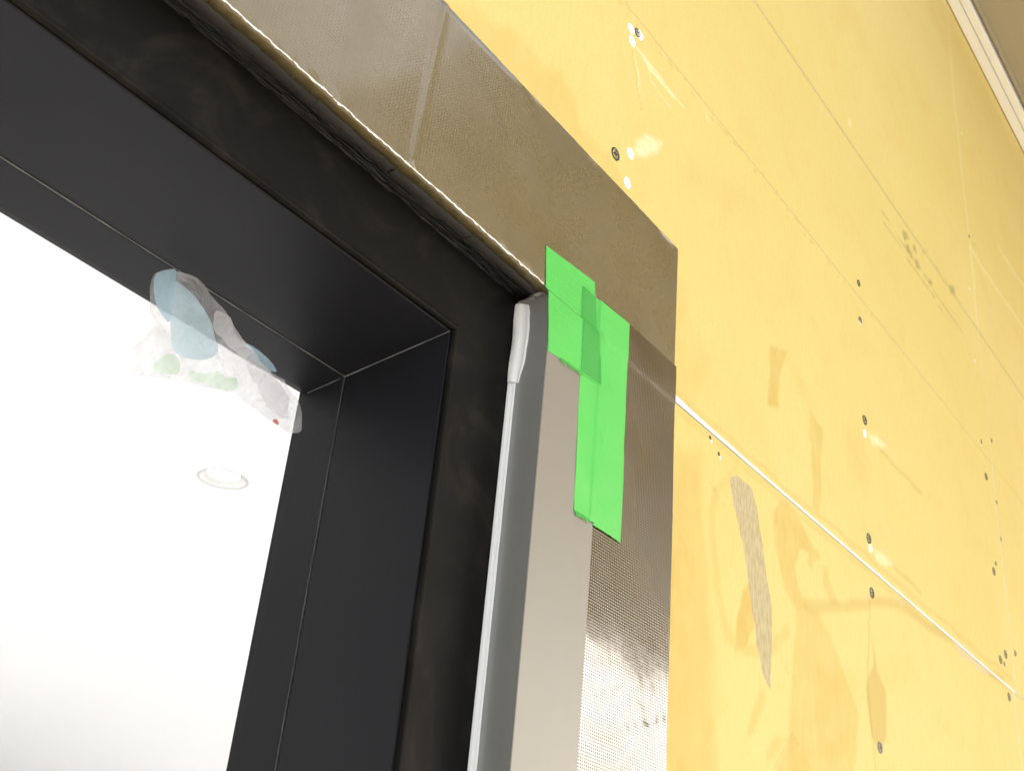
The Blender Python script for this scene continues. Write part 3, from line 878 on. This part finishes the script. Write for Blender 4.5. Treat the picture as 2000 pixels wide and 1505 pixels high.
# white sealant in the corner between angle and frame
se = empty('white_sealant', (.44, .017, FZ))
tag(se, 'white silicone bead between the black frame and the metal strip, smeared at the top', 'sealant')
def sp_(o):
    o.parent = se; o.matrix_parent_inverse = Matrix.Translation(se.location).inverted(); return o
rows = []
for z in np.concatenate([np.linspace(FZ + .01, .05, 30), np.arange(.052, .3440, .0025)]):
    w = .00007 * (float(vnoise(z, .1, .012)) - .5)
    row = []
    for (x, y) in ((.4359, .0190), (.4362, .0178), (.4367, .0170), (.4370, .0174), (.4371, .0163), (.4374, .0156), (.4386, .0150)):
        row.append((x + w, y + w, z))
    rows.append(row)
sp_(sweep('bead', rows, None, M['sealant'], None, True))
rows = []
for i, z in enumerate(np.linspace(.2945, .3425, 50)):
    t = (z - .2945) / .048
    wy = .0010 + .0021 * math.sin(min(1, t * 2.2) * math.pi / 2) + .0005 * (float(vnoise(z, .5, .006)) - .5)
    if t > .9: wy *= 1 - (t - .9) * 4
    if t < .25: wy *= .45 + 2.2 * t
    wy += .0013 * (float(vnoise(z, 3.3, .009)) - .5)
    y1 = .0150 - wy * .9
    bulge = .0007 * math.sin(min(1, t * 3) * math.pi / 2)
    rows.append([(.4352 - .0004 * math.sin(t * 9), .0188, z), (.4350 - bulge * .4, .0165, z), (.4362 - bulge * .3, (.0165 + y1) / 2, z), (.4383 - bulge * .2, y1, z), (.4379, y1 - .0004, z), (.4396, y1 - .0009, z)])
sp_(sweep('smear', rows, None, M['sealant'], None, True))

# ------------------------------------------------------------------ green cloth tape
def quad_sheet(name, c, yfun, mat_, parent=None, n=44, torn=None, thick=.0003):
    """c: four corners TL, TR, BR, BL in mm on the wall"""
    c = [np.array(p) / 1000 for p in c]
    S, T = np.meshgrid(np.linspace(0, 1, n), np.linspace(1, 0, n))
    P = (c[3][:, None, None] * (1 - S) * (1 - T) + c[2][:, None, None] * S * (1 - T) + c[0][:, None, None] * (1 - S) * T + c[1][:, None, None] * S * T)
    X, Z = P
    if torn is not None:
        Z = Z + torn(S) * (T == 0)
    Y = yfun(X, Z)
    k = (CAM_D + Y.mean()) / CAM_D
    V = np.stack([X, Y, Z], -1).reshape(-1, 3)
    faces = [(j * n + i, j * n + i + 1, (j + 1) * n + i + 1, (j + 1) * n + i) for j in range(n - 1) for i in range(n - 1)]
    ring = list(range(n)) + [j * n + n - 1 for j in range(1, n)] + [(n - 1) * n + i for i in range(n - 2, -1, -1)] + [j * n for j in range(n - 2, 0, -1)]
    B = V[ring].copy(); B[:, 1] += thick
    b = len(V); V = np.concatenate([V, V[ring], B]); m = len(ring)
    faces += [(b + k_, b + m + k_, b + m + (k_ + 1) % m, b + (k_ + 1) % m) for k_ in range(m)]
    return mesh_obj(name, V, faces, mat_, parent, True)
sc = (CAM_D - .0031) / CAM_D
g1 = [(436.0, 376.5), (485.6, 381.2), (495.2, 317.4), (444.0, 314.0)]
g2 = [(472.9, 371.4), (523.4, 372.8), (526.6, 235.6), (478.2, 235.8)]
g1 = [(x * sc, z * sc) for x, z in g1]; g2 = [(x * sc, z * sc) for x, z in g2]
def under(X, Z):
    """relief of what lies below the tape: metal leg proud of the brown tape"""
    metal = sst((.4935 - X) / .0012) * sst((.3475 - Z) / .0016)
    tape = .0006 + .0006 * sst((X - .487) / .002)
    return np.minimum(-(tape + .0017 * metal), sst((X - .4860) / .0015) * (jamb_y(X, Z) - .0005))
def gy2(X, Z):
    return under(X, Z) - .0004 - .0004 * np.exp(-((X - .500 - .25 * (Z - .29)) / .0018) ** 2) * sst((.30 - Z) / .02) * sst((Z - .275) / .01)  - .0004 * (vnoise(X, Z, .012) - .5) - .0003 * np.abs(vnoise(X * 1.5, Z, .020) - .5)
def gy1(X, Z):
    over = sst((X - .4695) / .0015) * sst((.3705 - Z) / .0015)
    return under(X, Z) - .0004 - .0004 * over - .00025 * (vnoise(X, Z, .012) - .5)
t1 = empty('green_tape', ((g1[0][0]) / 1000, -.002, g1[3][1] / 1000))
tag(t1, 'upper left piece of green cloth tape over the corner of the metal strip', 'tape', 'green cloth tape pieces')
t2 = empty('green_tape', ((g2[0][0]) / 1000, -.002, g2[3][1] / 1000))
tag(t2, 'longer lower right piece of green cloth tape hanging over the metal strip edge', 'tape', 'green cloth tape pieces')
def pp(o, root):
    o.parent = root; o.matrix_parent_inverse = Matrix.Translation(root.location).inverted(); return o
torn1 = lambda S: -.0008 * (vnoise(S, S * 0, .02)) - .0006 * np.sin(S * 3) * S
pp(quad_sheet('tape_strip', g2, gy2, M['green'], n=60, torn=lambda S: -.0007 * vnoise(S, S * 0, .025)), t2)
pp(quad_sheet('tape_strip', g1, gy1, M['green'], n=60, torn=torn1), t1)
lerp = lambda a, b, t: tuple(a[i] * (1 - t) + b[i] * t for i in (0, 1))
def on(a, b, z):
    t = (z - a[1]) / (b[1] - a[1]); return lerp(a, b, t)
zt_, zb_ = g2[0][1] + .15, g1[2][1]
pl_, pr_ = on(g2[0], g2[3], zt_), on(g1[1], g1[2], zt_)
ql_, qr_ = on(g2[0], g2[3], zb_ - .9), on(g1[1], g1[2], zb_)
ov = quad_sheet('double_layer', [pl_, pr_, qr_, ql_], lambda X, Z: gy1(X, Z) - .00012, M['green_double'], n=30, thick=.0001)
pp(ov, t1)
def fringe(root, a, b, n, t0, t1_, y):
    V, F = [], []
    for i in range(n):
        t = t0 + (t1_ - t0) * (i + random.uniform(-.2, .2)) / max(1, n - 1)
        x, z = (v / 1000 for v in lerp(a, b, t))
        L = random.uniform(.0012, .0034); w = .00028; dx = random.uniform(-.0003, .0003)
        k = len(V)
        V += [(x - w, y, z + .0004), (x + w, y, z + .0004), (x + w + dx, y - .0003, z - L), (x - w + dx, y - .0003, z - L),
              (x - w, y + .0002, z + .0004), (x + w, y + .0002, z + .0004), (x + w + dx, y - .0001, z - L), (x - w + dx, y - .0001, z - L)]
        F += [tuple(k + j for j in f) for f in ((0, 1, 2, 3), (7, 6, 5, 4), (0, 4, 5, 1), (1, 5, 6, 2), (2, 6, 7, 3), (3, 7, 4, 0))]
    pp(mesh_obj('loose_threads', V, F, M['green']), root)
fringe(t1, g1[3], g1[2], 14, .22, .62, -.0032)
fringe(t2, g2[3], g2[2], 12, .02, .28, -.0032)

# ------------------------------------------------------------------ plastic film taped under the head
fl = empty('plastic_film', (.30, .0865, .2885))
tag(fl, 'crumpled clear and pale blue plastic film taped under the black frame head', 'plastic film')
def film_part(name, outline, m, dy, amp, sub=10, seed=0.0, res=.0022):
    for _ in range(1 if 'blue' in name or 'fold' in name else 2):
        o_ = [np.array(p) for p in outline]; outline = [q for i in range(len(o_)) for q in (o_[i] * .75 + o_[(i + 1) % len(o_)] * .25, o_[i] * .25 + o_[(i + 1) % len(o_)] * .75)]
    pts = []
    n = len(outline)
    for i in range(n):
        a, b = np.array(outline[i]), np.array(outline[(i + 1) % n])
        k = max(1, int(np.hypot(*(b - a)) / (res * 1000)))
        pts += [a + (b - a) * j / k for j in range(k)]
    pts = np.array(pts) / 1000; c = pts.mean(0)
    rows = []
    for s in np.linspace(1, 0.02, sub):
        q = c + (pts - c) * s
        x, z = q[:, 0], q[:, 1]
        ridge = np.abs(vnoise(x + seed, z * 1.3, .011) - .5) * 2 + .25 * np.abs(vnoise(x * .7, z + seed, .006) - .5) * 2
        y = .085 + (.290 - z) * .9 + dy + amp * (ridge - .6)
        rows.append([tuple(p) for p in np.stack([x, y, z], -1)])
    o = sweep(name, rows, None, m, None, False, True)
    return pp(o, fl)
film_part('clear_sheet', FILM['film'], M['film'], 0.0, .0035, 16)
film_part('blue_sheet', FILM['blue'], M['blue'], -.0030, .0012, 8, 2.0)
film_part('blue_strap', FILM['strap'], M['blue2'], -.0036, .0010, 8, 3.0)
film_part('blue_patch', FILM['patch'], M['blue2'], -.0030, .0010, 6, 4.0)
film_part('green_print', FILM['green'], M['lgreen'], -.0030, .0012, 6, 5.0)
film_part('green_print', FILM['green2'], M['lgreen'], -.0030, .0012, 6, 6.0)
film_part('crumpled_fold', FILM['fold'], M['film_fold'], -.0045, .0040, 12, 7.0, .0012)
film_part('red_print', FILM['red'], M['red'], -.004, .0005, 4, 8.0)
